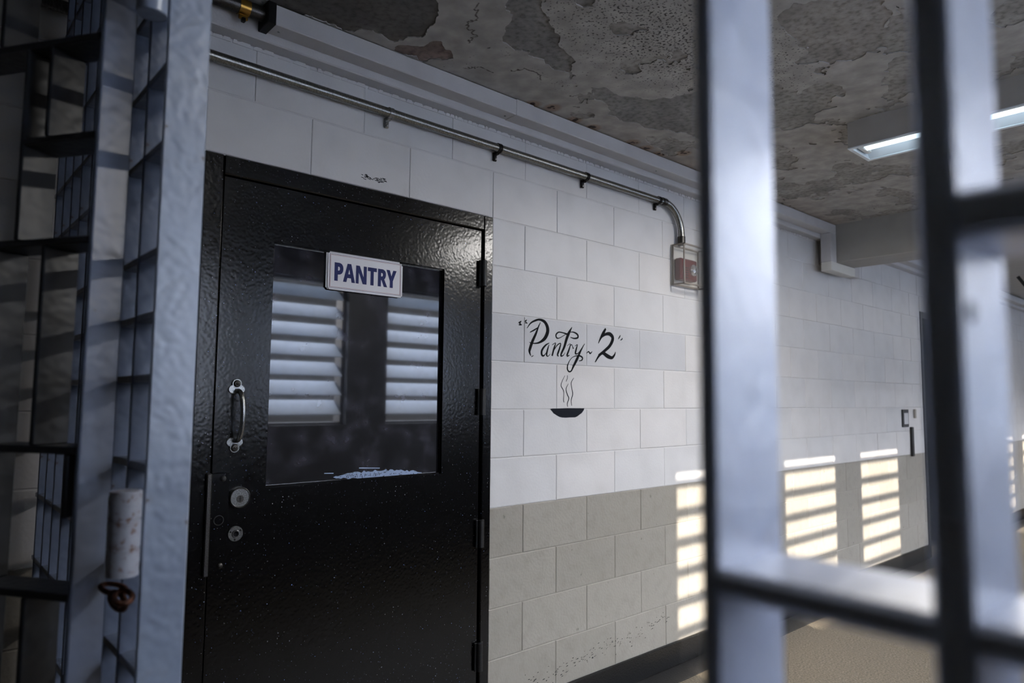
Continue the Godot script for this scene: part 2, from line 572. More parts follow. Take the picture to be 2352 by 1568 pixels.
func build_ceiling():
	var X0 := 0.5
	var X1 := 4.96
	var Z0 := 0.057
	var Z1 := 2.2
	# coarse distance fields, one per bare patch
	var cs := 0.035
	var cx := int((X1 - X0) / cs) + 2
	var cz := int((Z1 - Z0) / cs) + 2
	var polys := []
	for t in bare:
		polys.append(parse(t))
	var field := []
	for poly in polys:
		var f := PackedFloat32Array()
		f.resize(cx * cz)
		for j in cz:
			for i in cx:
				f[j * cx + i] = poly_distance(Vector2(X0 + i * cs, Z0 + j * cs), poly)
		field.append(f)
	var warp := FastNoiseLite.new()
	warp.seed = 5
	warp.frequency = 9.0
	warp.fractal_octaves = 4
	var mott := FastNoiseLite.new()
	mott.seed = 9
	mott.frequency = 1.9
	mott.fractal_octaves = 5
	mott.fractal_gain = 0.55
	var sample := func(f: PackedFloat32Array, x: float, z: float) -> float:
		var fx := clampf((x - X0) / cs, 0, cx - 1.01)
		var fz := clampf((z - Z0) / cs, 0, cz - 1.01)
		var i := int(fx)
		var j := int(fz)
		fx -= i
		fz -= j
		var k := j * cx + i
		return lerpf(lerpf(f[k], f[k + 1], fx), lerpf(f[k + cx], f[k + cx + 1], fx), fz)
	# the slab: bare concrete, its stains as vertex colours
	var slab_root := thing("ceiling", "concrete ceiling with peeling cream paint, stains and mould", "ceiling", Vector3.ZERO, "", "structure")
	part_box("slab", Vector3(-3, CEIL + 0.003, -0.3), Vector3(16, CEIL + 0.15, 3.2), "trim_grey", slab_root)
	var s := mb()
	var conc := FastNoiseLite.new()
	conc.seed = 15
	conc.frequency = 5.0
	conc.fractal_octaves = 4
	var gs := 0.03
	var nx := int((X1 - X0) / gs)
	var nz := int((Z1 - Z0) / gs)
	for j in nz + 1:
		for i in nx + 1:
			var x := X0 + (X1 - X0) * i / nx
			var z := Z0 + (Z1 - Z0) * j / nz
			var n := conc.get_noise_2d(x, z)
			var c := Color(0.32, 0.30, 0.272) * (1.0 + 0.5 * n)
			for q in field.size():
				var d: float = sample.call(field[q], x, z)
				c = c.lerp(bare_tone[q] * (1.0 + 0.45 * n), smoothstep(0.06, -0.02, d))
			s.set_color(c)
			s.set_normal(Vector3.DOWN)
			s.set_uv(Vector2(x, z))
			s.add_vertex(Vector3(x, CEIL, z))
	for j in nz:
		for i in nx:
			var k := j * (nx + 1) + i
			for v in [k, k + nx + 1, k + 1, k + 1, k + nx + 1, k + nx + 2]:
				s.add_index(v)
	var streak = noise_tex(0.05, [[0.0, grey(0.62)], [0.45, grey(0.88)], [1.0, grey(1.0)]], 81, 512, 6)
	var lump = noise_tex(0.03, [], 82, 512, 5)
	var cm := mat("ceiling_concrete", Color(1, 1, 1), 0.8, 0.0, streak, 1.2, lump, 0.12)
	cm.vertex_color_use_as_albedo = true
	obj("bare_concrete", s, cm, slab_root)
	# the paint that is left: a sheet a few millimetres thick with torn edges
	var g := 0.0085
	nx = int((X1 - X0) / g)
	nz = int((Z1 - Z0) / g)
	var val := PackedFloat32Array()
	val.resize((nx + 1) * (nz + 1))
	var island := parse("1746,645 1752,671 1830,762 1875,784 1934,757 2030,782 1998,708 1940,632 1867,632 1814,646")
	for j in nz + 1:
		for i in nx + 1:
			var x := X0 + i * g
			var z := Z0 + j * g
			var wn := warp.get_noise_2d(x, z) * 0.028 + warp.get_noise_2d(x * 4.0, z * 4.0 + 7.0) * 0.007
			var v := 1.0
			for q in field.size():
				v = min(v, (sample.call(field[q], x, z) + wn) * 14.0)
			var far := smoothstep(2.2, 3.3, x + z * 0.35)
			var near_wall := smoothstep(0.10, 0.30, z + wn)
			var m := mott.get_noise_2d(x * 1.15, z * 1.5)
			var loss := (m + 0.22 * far * warp.get_noise_2d(x * 0.55 + 31.0, z * 0.7) - 0.34 + 0.31 * far) * near_wall
			v = min(v, 0.04 - loss * 2.2 + wn * 3.0)
			if z < 0.13 + wn and x > 0.95:
				v = max(v, 0.2)
			val[j * (nx + 1) + i] = v
	var isl := PackedFloat32Array()
	for j in nz + 1:
		for i in nx + 1:
			var x := X0 + i * g
			var z := Z0 + j * g
			if x > 1.7 and x < 2.08 and z > 0.58 and z < 0.83:
				var k := j * (nx + 1) + i
				val[k] = max(val[k], -(poly_distance(Vector2(x, z), island) + warp.get_noise_2d(x, z) * 0.015) * 14.0)
	var ps := mb()
	var yb := CEIL - 0.0045
	var put := func(p: Vector2, y: float, n: Vector3):
		ps.set_normal(n)
		ps.set_uv(Vector2((p.x - X0) / (X1 - X0), (p.y - Z0) / (Z1 - Z0)))
		ps.add_vertex(Vector3(p.x, y, p.y))
	for j in nz:
		var run := -1
		for i in nx + 1:
			var full := false
			var vs := [0.0, 0.0, 0.0, 0.0]
			if i < nx:
				var k := j * (nx + 1) + i
				vs = [val[k], val[k + 1], val[k + nx + 2], val[k + nx + 1]]
				full = vs[0] > 0 and vs[1] > 0 and vs[2] > 0 and vs[3] > 0
			if full and run < 0:
				run = i
			if not full and run >= 0:
				var a := Vector2(X0 + run * g, Z0 + j * g)
				var b := Vector2(X0 + i * g, Z0 + (j + 1) * g)
				for p in [a, Vector2(a.x, b.y), b, a, b, Vector2(b.x, a.y)]:
					put.call(p, yb, Vector3.DOWN)
				run = -1
			if full or i == nx or (vs[0] <= 0 and vs[1] <= 0 and vs[2] <= 0 and vs[3] <= 0):
				continue
			var corner := [Vector2(X0 + i * g, Z0 + j * g), Vector2(X0 + (i + 1) * g, Z0 + j * g), Vector2(X0 + (i + 1) * g, Z0 + (j + 1) * g), Vector2(X0 + i * g, Z0 + (j + 1) * g)]
			var poly := []
			var cuts := []
			for e in 4:
				var f := (e + 1) % 4
				if vs[e] > 0:
					poly.append(corner[e])
				if (vs[e] > 0) != (vs[f] > 0):
					var c: Vector2 = corner[e].lerp(corner[f], vs[e] / (vs[e] - vs[f]))
					poly.append(c)
					cuts.append(c)
			for t in range(1, poly.size() - 1):
				for p in [poly[0], poly[t + 1], poly[t]]:
					put.call(p, yb, Vector3.DOWN)
			for t in range(0, cuts.size() - 1, 2):
				var a: Vector2 = cuts[t]
				var b: Vector2 = cuts[t + 1]
				var n2 := Vector2(b.y - a.y, a.x - b.x).normalized()
				var inside: Vector2 = Vector2.ZERO
				for p in poly:
					inside += p
				inside /= poly.size()
				if n2.dot(inside - a) > 0:
					n2 = -n2
				var n := Vector3(n2.x, 0, n2.y)
				var A := Vector3(a.x, CEIL, a.y)
				var B := Vector3(b.x, CEIL, b.y)
				face(ps, [A, B, B - Vector3(0, 0.0045, 0), A - Vector3(0, 0.0045, 0)], n)
	var pm := mat("peeling_paint", Color(1, 1, 1), 0.7)
	pm.albedo_texture = paint_texture(X0, X1, Z0, Z1)
	pm.heightmap_enabled = true
	pm.heightmap_texture = lump
	pm.heightmap_scale = 0.1
	var po := obj("peeling_paint", ps, pm, slab_root)
	po.set_meta("kind", "stuff")

func paint_texture(X0: float, X1: float, Z0: float, Z1: float) -> ImageTexture:
	# cream paint: mould specks, rust spots, brown tide marks
	var W := 1536
	var H := 736
	var px := (X1 - X0) / W
	var big := FastNoiseLite.new()
	big.seed = 101
	big.frequency = 1.6 * px
	big.fractal_octaves = 4
	var spk := FastNoiseLite.new()
	spk.seed = 102
	spk.frequency = 75.0 * px
	spk.fractal_octaves = 2
	var tone := FastNoiseLite.new()
	tone.seed = 103
	tone.frequency = 9.0 * px
	tone.fractal_octaves = 5
	var ib := big.get_image(W, H, false, false, false).get_data()
	var isp := spk.get_image(W, H, false, false, false).get_data()
	var it := tone.get_image(W, H, false, false, false).get_data()
	var out := PackedByteArray()
	out.resize(W * H * 3)
	for j in H:
		var z := Z0 + (Z1 - Z0) * j / H
		for i in W:
			var x := X0 + px * i
			var k := j * W + i
			var b := ib[k] / 255.0
			var t := it[k] / 255.0
			var s := isp[k] / 255.0
			var r := 0.60 + (t - 0.5) * 0.20
			var gg := r * 0.972
			var bb := r * 0.935
			# warm tide stain near the trunking
			var warm := clampf((0.34 - z) * 3.0, 0, 1) * clampf((x - 1.9) * 0.8, 0, 1) * (0.35 + 0.65 * b)
			gg *= 1.0 - 0.10 * warm
			bb *= 1.0 - 0.17 * warm
			# mould
			var mx := (x - 2.02) / 0.75
			var mz := (z - 0.86) / 0.34
			var zone := clampf(1.25 - sqrt(mx * mx + mz * mz), 0, 1)
			zone = max(zone * 0.85, clampf((b - 0.62) * 2.2, 0, 0.5))
			var m := clampf((s - (0.84 - 0.24 * zone)) * 14.0, 0, 1) * clampf(zone * 3.0, 0, 1)
			var dk := 1.0 - 0.78 * m
			out[k * 3] = int(clampf(r * dk, 0, 1) * 255)
			out[k * 3 + 1] = int(clampf(gg * dk, 0, 1) * 255)
			out[k * 3 + 2] = int(clampf(bb * dk, 0, 1) * 255)
	var im := Image.create_from_data(W, H, false, Image.FORMAT_RGB8, out)
	var dab := func(x: float, z: float, rad: float, c: Color, power: float):
		var ci := (x - X0) / px
		var cj := (z - Z0) / (Z1 - Z0) * H
		var rp := rad / px
		for jj in range(int(cj - rp), int(cj + rp) + 1):
			for ii in range(int(ci - rp), int(ci + rp) + 1):
				if ii < 0 or jj < 0 or ii >= W or jj >= H:
					continue
				var d := Vector2(ii - ci, jj - cj).length() / rp
				var a := clampf((1.0 - d) * 2.5, 0, 1) * power
				if a > 0:
					im.set_pixel(ii, jj, im.get_pixel(ii, jj).lerp(c, a))
	for p in parse(RUST):
		dab.call(p.x, p.y, 0.045, Color(0.50, 0.38, 0.28), 0.5)
		for q in 5:
			dab.call(p.x + rng.randfn(0, 0.009), p.y + rng.randfn(0, 0.008), rng.randf_range(0.006, 0.013), Color(0.13, 0.06, 0.03), 0.9)
	# hairline cracks
	var crk := FastNoiseLite.new()
	crk.seed = 8
	crk.frequency = 1.0
	crk.fractal_octaves = 4
	for line in ["1330,560 1375,500 1370,455 1405,425 1440,400 1450,350", "1560,190 1600,235 1665,240", "1700,300 1740,345 1790,350 1840,330", "2030,300 2080,330 2140,300"]:
		var pts := parse(line)
		for q in pts.size() - 1:
			for t in 60:
				var p := pts[q].lerp(pts[q + 1], t / 60.0)
				dab.call(p.x + crk.get_noise_1d(p.x * 40.0 + p.y * 31.0) * 0.022, p.y + crk.get_noise_1d(p.y * 43.0 + 90.0) * 0.022, 0.0029, Color(0.25, 0.23, 0.21), 0.55 + 0.4 * crk.get_noise_1d(p.x * 90.0))
	return ImageTexture.create_from_image(im)

# ------------------------------------------------------------------ window wall
func build_windows():
	var w := thing("wall_right", "dark painted window wall along the corridor, opposite the pantry", "wall", Vector3.ZERO, "", "structure")
	var z0 := 2.9
	var z1 := 3.12
	part_box("lower_wall", Vector3(-3, 0, z0), Vector3(16, PAINT_Y, z1), "wall_dark", w)
	part_box("sill_wall", Vector3(-3, PAINT_Y, z0), Vector3(16, 1.16, z1), "wall_dark", w)
	part_box("head_wall", Vector3(-3, 2.335, z0), Vector3(16, CEIL, z1), "wall_dark", w)
	var left := -3.0
	var proto: Node3D = null
	for k in range(1, 13):
		var a := -0.424 + 1.2 * k
		var b := 0.401 + 1.2 * k + (0.2 if k == 1 else 0.0)
		part_box("pier", Vector3(left, 1.16, z0), Vector3(a, 2.335, z1), "wall_dark", w)
		left = b
		var n := thing("window_%d" % k, "%s louvred window from the gate along the dark window wall" % ["", "first", "second", "third", "fourth", "fifth", "sixth", "seventh", "eighth", "ninth", "tenth", "eleventh", "last"][k], "window", Vector3((a + b) * 0.5, 1.16, z0), "", "structure")
		var h := (b - a) * 0.5
		var f := mb()
		for q in [[Vector3(-h, 0, 0.06), Vector3(-h + 0.025, 1.175, 0.16)], [Vector3(h - 0.025, 0, 0.06), Vector3(h, 1.175, 0.16)], [Vector3(-h, 1.155, 0.06), Vector3(h, 1.175, 0.16)], [Vector3(-h, 0, 0.06), Vector3(h, 0.02, 0.16)]]:
			box(f, q[0], q[1], 0.003)
		obj("window_frame", f, "wall_dark", n)
		if k == 1 or k == 5:
			part_box("frosted_panel", Vector3(-h + 0.02, 0.02, 0.09), Vector3(h - 0.02, 1.157, 0.096), "frosted_panel", n)
			continue
		var ss := mb()
		box(ss, Vector3(-h + 0.026, -0.004, -0.091), Vector3(h - 0.026, 0.004, 0.091), 0.001)
		var mesh := ss.commit()
		for i in 7:
			var o := obj("slat", mesh, "slat", n, Vector3(0, 1.299 - 1.16 + 0.1565 * i, 0.11))
			o.rotation.x = deg_to_rad(-38)
	part_box("pier", Vector3(left, 1.16, z0), Vector3(16, 2.335, z1), "wall_dark", w)
	structure_box("yard_ground", Vector3(-40, -0.5, 3.12), Vector3(60, -0.3, 40), "yard_concrete", "pale concrete yard outside the windows", "ground")
	structure_box("added_yard_wall", Vector3(-40, -0.3, 22), Vector3(60, 6.6, 22.5), "added_wall_dark", "added unseen dark wall outside the windows, darkens the gaps between slats", "wall")  # unseen, added to hide the sky so the slat gaps stay dark

# ------------------------------------------------------------------ pantry door
func build_pantry_door():
	var d := thing("door_1", "glossy black steel pantry door with a large dark glass pane and pull handle", "door", Vector3.ZERO, "", "structure")
	var fr := mb()
	box(fr, Vector3(0.69, 0, -0.2), Vector3(0.751, 2.149, 0.006), 0.004)
	box(fr, Vector3(1.823, 0, -0.2), Vector3(1.872, 2.149, 0.006), 0.004)
	box(fr, Vector3(0.751, 2.086, -0.2), Vector3(1.823, 2.149, 0.006), 0.004)
	obj("door_frame", fr, "door_black", d)
	part_box("frame_gap", Vector3(0.74, 0, -0.2), Vector3(1.83, 2.1, -0.055), "gap_black", d)
	# the leaf round the pane
	var lf := mb()
	var z0 := -0.05
	var z1 := -0.004
	box(lf, Vector3(0.757, 0.012, z0), Vector3(0.926, 2.081, z1))
	box(lf, Vector3(1.627, 0.012, z0), Vector3(1.814, 2.081, z1))
	box(lf, Vector3(0.926, 1.895, z0), Vector3(1.627, 2.081, z1))
	box(lf, Vector3(0.926, 0.012, z0), Vector3(1.627, 1.087, z1))
	obj("door_leaf", lf, "door_black", d)
	part_box("glass_pane", Vector3(0.92, 1.08, -0.03), Vector3(1.633, 1.90, -0.022), "pane_glass", d)
	var bead := mb()
	for q in [[0.926, 1.087, 0.931, 1.895], [1.622, 1.087, 1.627, 1.895], [0.926, 1.890, 1.627, 1.895], [0.926, 1.087, 1.627, 1.092]]:
		box(bead, Vector3(q[0], q[1], -0.022), Vector3(q[2], q[3], -0.012), 0.001)
	obj("glazing_bead", bead, "door_black", d)
	# scraped pale paint along the foot of the pane
	var sm := mb()
	var up := []
	var lo := []
	for i in 41:
		var t := i / 40.0
		var x := 1.175 + t * 0.37
		var mid := 1.102 - 0.006 * t
		var wd := 0.015 * sin(PI * clampf(t * 0.97 + 0.03, 0, 1)) + 0.001
		up.append(Vector2(x, mid + wd + rng.randf_range(-0.004, 0.004)))
		lo.append(Vector2(x + 0.002, mid - wd * 0.75 + rng.randf_range(-0.003, 0.003)))
	for i in 40:
		slab(sm, PackedVector2Array([lo[i], lo[i + 1], up[i + 1], up[i]]), -0.0222, -0.0208)
	slab(sm, PackedVector2Array([Vector2(1.275, 1.126), Vector2(1.36, 1.121), Vector2(1.362, 1.124), Vector2(1.276, 1.130)]), -0.0222, -0.0208)
	slab(sm, PackedVector2Array([Vector2(1.14, 1.116), Vector2(1.175, 1.114), Vector2(1.176, 1.117), Vector2(1.141, 1.119)]), -0.0222, -0.0208)
	obj("paint_smear", sm, "chip_blue", d).set_meta("label", "pale blue scraped paint at the foot of the pane")
	var scr := mb()
	for i in 16:
		var x := 1.225 + 0.009 * i
		if i == 9 or i == 10:
			continue
		var y := 1.094 + rng.randf() * 0.003
		slab(scr, PackedVector2Array([Vector2(x, y), Vector2(x + 0.0012, y), Vector2(x + 0.005 - 0.007 * (i % 2), y + 0.012), Vector2(x + 0.0038 - 0.007 * (i % 2), y + 0.012)]), -0.0212, -0.0204)
	for i in 60:
		var x := 1.19 + rng.randf() * 0.34
		var y := 1.1 + rng.randfn(0, 0.007)
		var l := rng.randf_range(0.003, 0.012)
		slab(scr, PackedVector2Array([Vector2(x, y), Vector2(x + l, y + 0.001), Vector2(x + l * 0.8, y + 0.0025), Vector2(x + l * 0.3, y + 0.0018)]), -0.0212, -0.0204)
	var so := obj("scratches", scr, "black_plain", d)
	so.set_meta("kind", "stuff")
	# hinges
	for y in [1.847, 1.313, 0.782, 0.30]:
		var h := mb()
		tube(h, [Vector3(0, 0, 0), Vector3(0, 0.108, 0)], 0.013, 14)
		box(h, Vector3(-0.02, 0, -0.012), Vector3(0.02, 0.108, -0.004), 0.001)
		for i in 4:
			tube(h, [Vector3(0, 0.0195 + i * 0.0215, 0), Vector3(0, 0.0215 + i * 0.0215, 0)], 0.0137, 14)
		obj("hinge", h, "black_plain", d, Vector3(1.818, y, 0.012))
	# pull handle
	var hd := Node3D.new()
	hd.name = "pull_handle"
	hd.position = Vector3(0.821, 1.32, z1)
	d.add_child(hd, true)
	var gp := mb()
	var path := []
	for i in 25:
		var a := PI * i / 24.0
		path.append(Vector3(0.006 * sin(a), -0.078 * cos(a), 0.006 + 0.042 * pow(sin(a), 0.55)))
	tube(gp, path, 0.0075, 14)
	obj("grip", gp, "steel_bright", hd)
	for sg in [-1.0, 1.0]:
		var pl := mb()
		for q in [[0.0, 0.101, 0.0155], [-0.012, 0.083, 0.014], [0.012, 0.083, 0.014]]:
			lathe(pl, [Vector2(q[2], 0), Vector2(q[2], 0.003), Vector2(q[2] - 0.0015, 0.0045), Vector2(0, 0.0045)], Transform3D(Basis(Vector3.RIGHT, PI / 2), Vector3(q[0], q[1] * sg, 0)), 20)
		var po := obj("mounting_plate", pl, "steel_bright", hd)
		var sc := mb()
		lathe(sc, [Vector2(0.0115, 0.003), Vector2(0.0115, 0.006), Vector2(0.008, 0.0085), Vector2(0.005, 0.009), Vector2(0.0045, 0.0075), Vector2(0, 0.0095)], Transform3D(Basis(Vector3.RIGHT, PI / 2), Vector3(0, 0.101 * sg, 0)), 20)
		obj("screw", sc, "steel_dull", hd)
	# key cylinder
	var cy := mb()
	var face_z := Transform3D(Basis(Vector3.RIGHT, PI / 2), Vector3.ZERO)
	lathe(cy, [Vector2(0.0325, 0), Vector2(0.0325, 0.012), Vector2(0.030, 0.015), Vector2(0.0285, 0.0135), Vector2(0.028, 0.0125), Vector2(0, 0.0125)], face_z, 32)
	var co := obj("lock_cylinder", cy, "steel_bright", d, Vector3(0.8415, 1.064, z1))
	var pg := mb()
	lathe(pg, [Vector2(0.0115, 0.012), Vector2(0.0115, 0.0136), Vector2(0, 0.0136)], Transform3D(face_z.basis, Vector3(0, -0.004, 0)), 24)
	obj("plug", pg, "steel_dull", co)
	var kh := mb()
	slab(kh, PackedVector2Array([Vector2(-0.0015, -0.012), Vector2(0.0015, -0.012), Vector2(0.0015, -0.006), Vector2(0.0032, -0.003), Vector2(0.0014, 0.0005), Vector2(0.0014, 0.005), Vector2(-0.0014, 0.005), Vector2(-0.0014, 0.0005), Vector2(-0.0032, -0.003), Vector2(-0.0015, -0.006)]), 0.0136, 0.0139)
	obj("keyhole", kh, "gap_black", co)
	# ring with a hole below it
	var rg := mb()
	lathe(rg, [Vector2(0.0235, 0), Vector2(0.0235, 0.003), Vector2(0.0225, 0.004), Vector2(0.0125, 0.004), Vector2(0.0105, 0.008), Vector2(0.0085, 0.008), Vector2(0.0085, 0.001), Vector2(0, 0.001)], face_z, 32)
	var ro := obj("escutcheon_ring", rg, "steel_bright", d, Vector3(0.835, 0.952, z1))
	var hole := mb()
	lathe(hole, [Vector2(0.0085, 0.0012), Vector2(0, 0.0012)], face_z, 20)
	obj("hole", hole, "gap_black", ro)
	for a in [0.6, 2.7, 4.6]:
		var sc := mb()
		lathe(sc, [Vector2(0.0028, 0.0035), Vector2(0.0028, 0.005), Vector2(0, 0.0056)], Transform3D(face_z.basis, Vector3(cos(a) * 0.0175, sin(a) * 0.0175, 0)), 10)
		obj("screw", sc, "dark_iron", ro)
	# latch guard
	var lg := mb()
	box(lg, Vector3(0, 0, 0), Vector3(0.064, 0.302, 0.004), 0.0012)
	var lo2 := obj("latch_guard", lg, "door_black", d, Vector3(0.742, 0.841, 0.0065))
	var lip := mb()
	box(lip, Vector3(-0.006, -0.004, 0.0), Vector3(0.009, 0.304, 0.012), 0.003)
	obj("guard_lip", lip, "steel_dull", lo2)
	for y in [0.285, 0.022]:
		var rv := mb()
		lathe(rv, [Vector2(0.009, 0.003), Vector2(0.008, 0.0065), Vector2(0.004, 0.009), Vector2(0, 0.0095)], Transform3D(face_z.basis, Vector3(0.045, y, 0)), 16)
		obj("rivet", rv, "black_plain" if y > 0.1 else "steel_dull", lo2)
	var dc := mb()
	lathe(dc, [Vector2(0.0155, 0.003), Vector2(0.0155, 0.0045), Vector2(0.0135, 0.0045), Vector2(0.013, 0.0035), Vector2(0, 0.0035)], Transform3D(face_z.basis, Vector3(0.036, 0.16, 0)), 24)
	obj("plugged_hole", dc, "black_plain", lo2)
	# PANTRY card, two deep, taped to the top of the pane
	var sg := thing("door_sign", "white PANTRY card with navy letters, fixed at the top of the black door's pane", "sign", Vector3(1.2785, 1.828, -0.011))
	var notch := func(w: float, h: float, big: bool) -> PackedVector2Array:
		var p := PackedVector2Array()
		for c in [[-1, -1, 0], [1, -1, 1], [1, 1, 2], [-1, 1, 3]]:
			var r := 0.006
			if c[2] == 2 and big:
				r = 0.014
			for i in 5:
				var a: float = (PI / 2) * i / 4.0
				var q: Vector2
				match c[2]:
					0: q = Vector2(-w + r * cos(PI / 2 - a), -h + r * sin(PI / 2 - a))
					1: q = Vector2(w - r * cos(a), -h + r * sin(a))
					2: q = Vector2(w - r * cos(PI / 2 - a), h - r * sin(PI / 2 - a))
					3: q = Vector2(-w + r * cos(a), h - r * sin(a))
				p.append(q)
		return p
	var cb := mb()
	slab(cb, notch.call(0.156, 0.069, false), 0, 0.0015, Transform3D(Basis(), Vector3(-0.003, 0.0015, -0.004)))
	obj("rear_card", cb, "card_white", sg)
	cb = mb()
	slab(cb, notch.call(0.154, 0.0675, true), 0, 0.0015, Transform3D(Basis(), Vector3(0.001, -0.001, 0)))
	obj("front_card", cb, "card_white", sg)
	for q in [[0.1475, 0.0605, "ink_navy"], [0.1445, 0.0575, "ink_red"]]:
		var ln := mb()
		for e in [[-q[0], -q[1], q[0], -q[1] + 0.0009], [-q[0], q[1] - 0.0009, q[0], q[1]], [-q[0], -q[1], -q[0] + 0.0011, q[1]], [q[0] - 0.0011, -q[1], q[0], q[1]]]:
			box(ln, Vector3(e[0], e[1] - 0.001, 0.0014), Vector3(e[2], e[3] - 0.001, 0.0019))
		obj("border_line", ln, q[2], sg)
	var tm := TextMesh.new()
	var sf := SystemFont.new()
	sf.font_names = PackedStringArray(["Droid Sans"])
	sf.font_weight = 700
	var fv := FontVariation.new()
	fv.base_font = sf
	fv.variation_embolden = 0.7
	tm.font = fv
	tm.text = "PANTRY"
	tm.font_size = 64
	tm.pixel_size = 0.001
	tm.depth = 0.0006
	var ab := tm.get_aabb()
	var to := obj("lettering", tm, "ink_navy", sg)
	var kx := 0.256 / ab.size.x
	var ky := 0.067 / ab.size.y
	to.scale = Vector3(kx, ky, 1.0)
	to.position = Vector3(0.0, -0.002, 0.0018) - Vector3((ab.position.x + ab.size.x / 2) * kx, (ab.position.y + ab.size.y / 2) * ky, 0)

# ------------------------------------------------------------------ beyond
func build_far_end():
	var d := thing("door_2", "dark doorway in the block wall beyond the louvre light stripes", "door", Vector3.ZERO, "", "structure")
	var f := mb()
	box(f, Vector3(6.99, 0, -0.2), Vector3(7.05, 2.211, 0.006), 0.004)
	box(f, Vector3(7.92, 0, -0.2), Vector3(7.98, 2.211, 0.006), 0.004)
	box(f, Vector3(7.05, 2.15, -0.2), Vector3(7.92, 2.211, 0.006), 0.004)
	obj("door_frame", f, "black_plain", d)
	part_box("door_leaf", Vector3(7.05, 0.01, -0.2), Vector3(7.92, 2.15, -0.14), "door_black", d, 0.003)
	var s := thing("wall_placard", "small black framed placard on the white wall near the far dark doorway", "placard", Vector3(6.518, 1.243, 0.0))
	part_box("frame", Vector3(-0.068, -0.075, 0), Vector3(0.068, 0.075, 0.012), "black_plain", s, 0.003)
	part_box("card", Vector3(-0.04, -0.05, 0.0115), Vector3(0.052, 0.045, 0.0135), "wall_white_2", s)
	var h := part_box("wall_bracket", Vector3(6.63, 0.914, -0.0005), Vector3(6.675, 1.166, 0.02), "black_plain", self, 0.004)
	tag(h, "narrow black upright strip on the white wall below the framed placard", "strip")
	h = part_box("wall_switch", Vector3(6.735, 1.24, -0.0005), Vector3(6.765, 1.32, 0.018), "housing_grey", self, 0.004)
	tag(h, "small grey switch between the framed placard and the dark doorway", "switch")
	# tan bin far down the corridor
	var b := thing("storage_bin", "tan bin with a dark base far down the corridor, against the wall", "bin", Vector3(11.45, 0, 0.38))
	part_box("base", Vector3(-0.28, 0.0, -0.24), Vector3(0.28, 0.28, 0.24), "black_plain", b, 0.01)
	part_box("body", Vector3(-0.3, 0.28, -0.26), Vector3(0.3, 0.86, 0.26), "tan_plastic", b, 0.02)
	part_box("lid", Vector3(-0.32, 0.86, -0.28), Vector3(0.32, 0.92, 0.28), "tan_plastic", b, 0.02)
	var d3 := thing("door_3", "dark doorway at the far right end of the block wall", "door", Vector3.ZERO, "", "structure")
	part_box("door_leaf", Vector3(11.55, 0.0, 0.0), Vector3(12.5, 2.2, 0.02), "black_plain", d3, 0.004)
	# hanging cable under the ceiling beyond the beam
	var c := mb()
	var pts := []
	for i in 22:
		var t := i / 21.0
		pts.append(Vector3(8.2 + 0.5 * t, 2.62 - 0.42 * sin(PI * t) - 0.0 * t, 0.5 + 0.7 * t))
	tube(c, pts, 0.016, 8)
	tag(obj("hanging_cable", c, "cable_black", self), "thick black cable sagging below the ceiling beyond the beam", "cable")

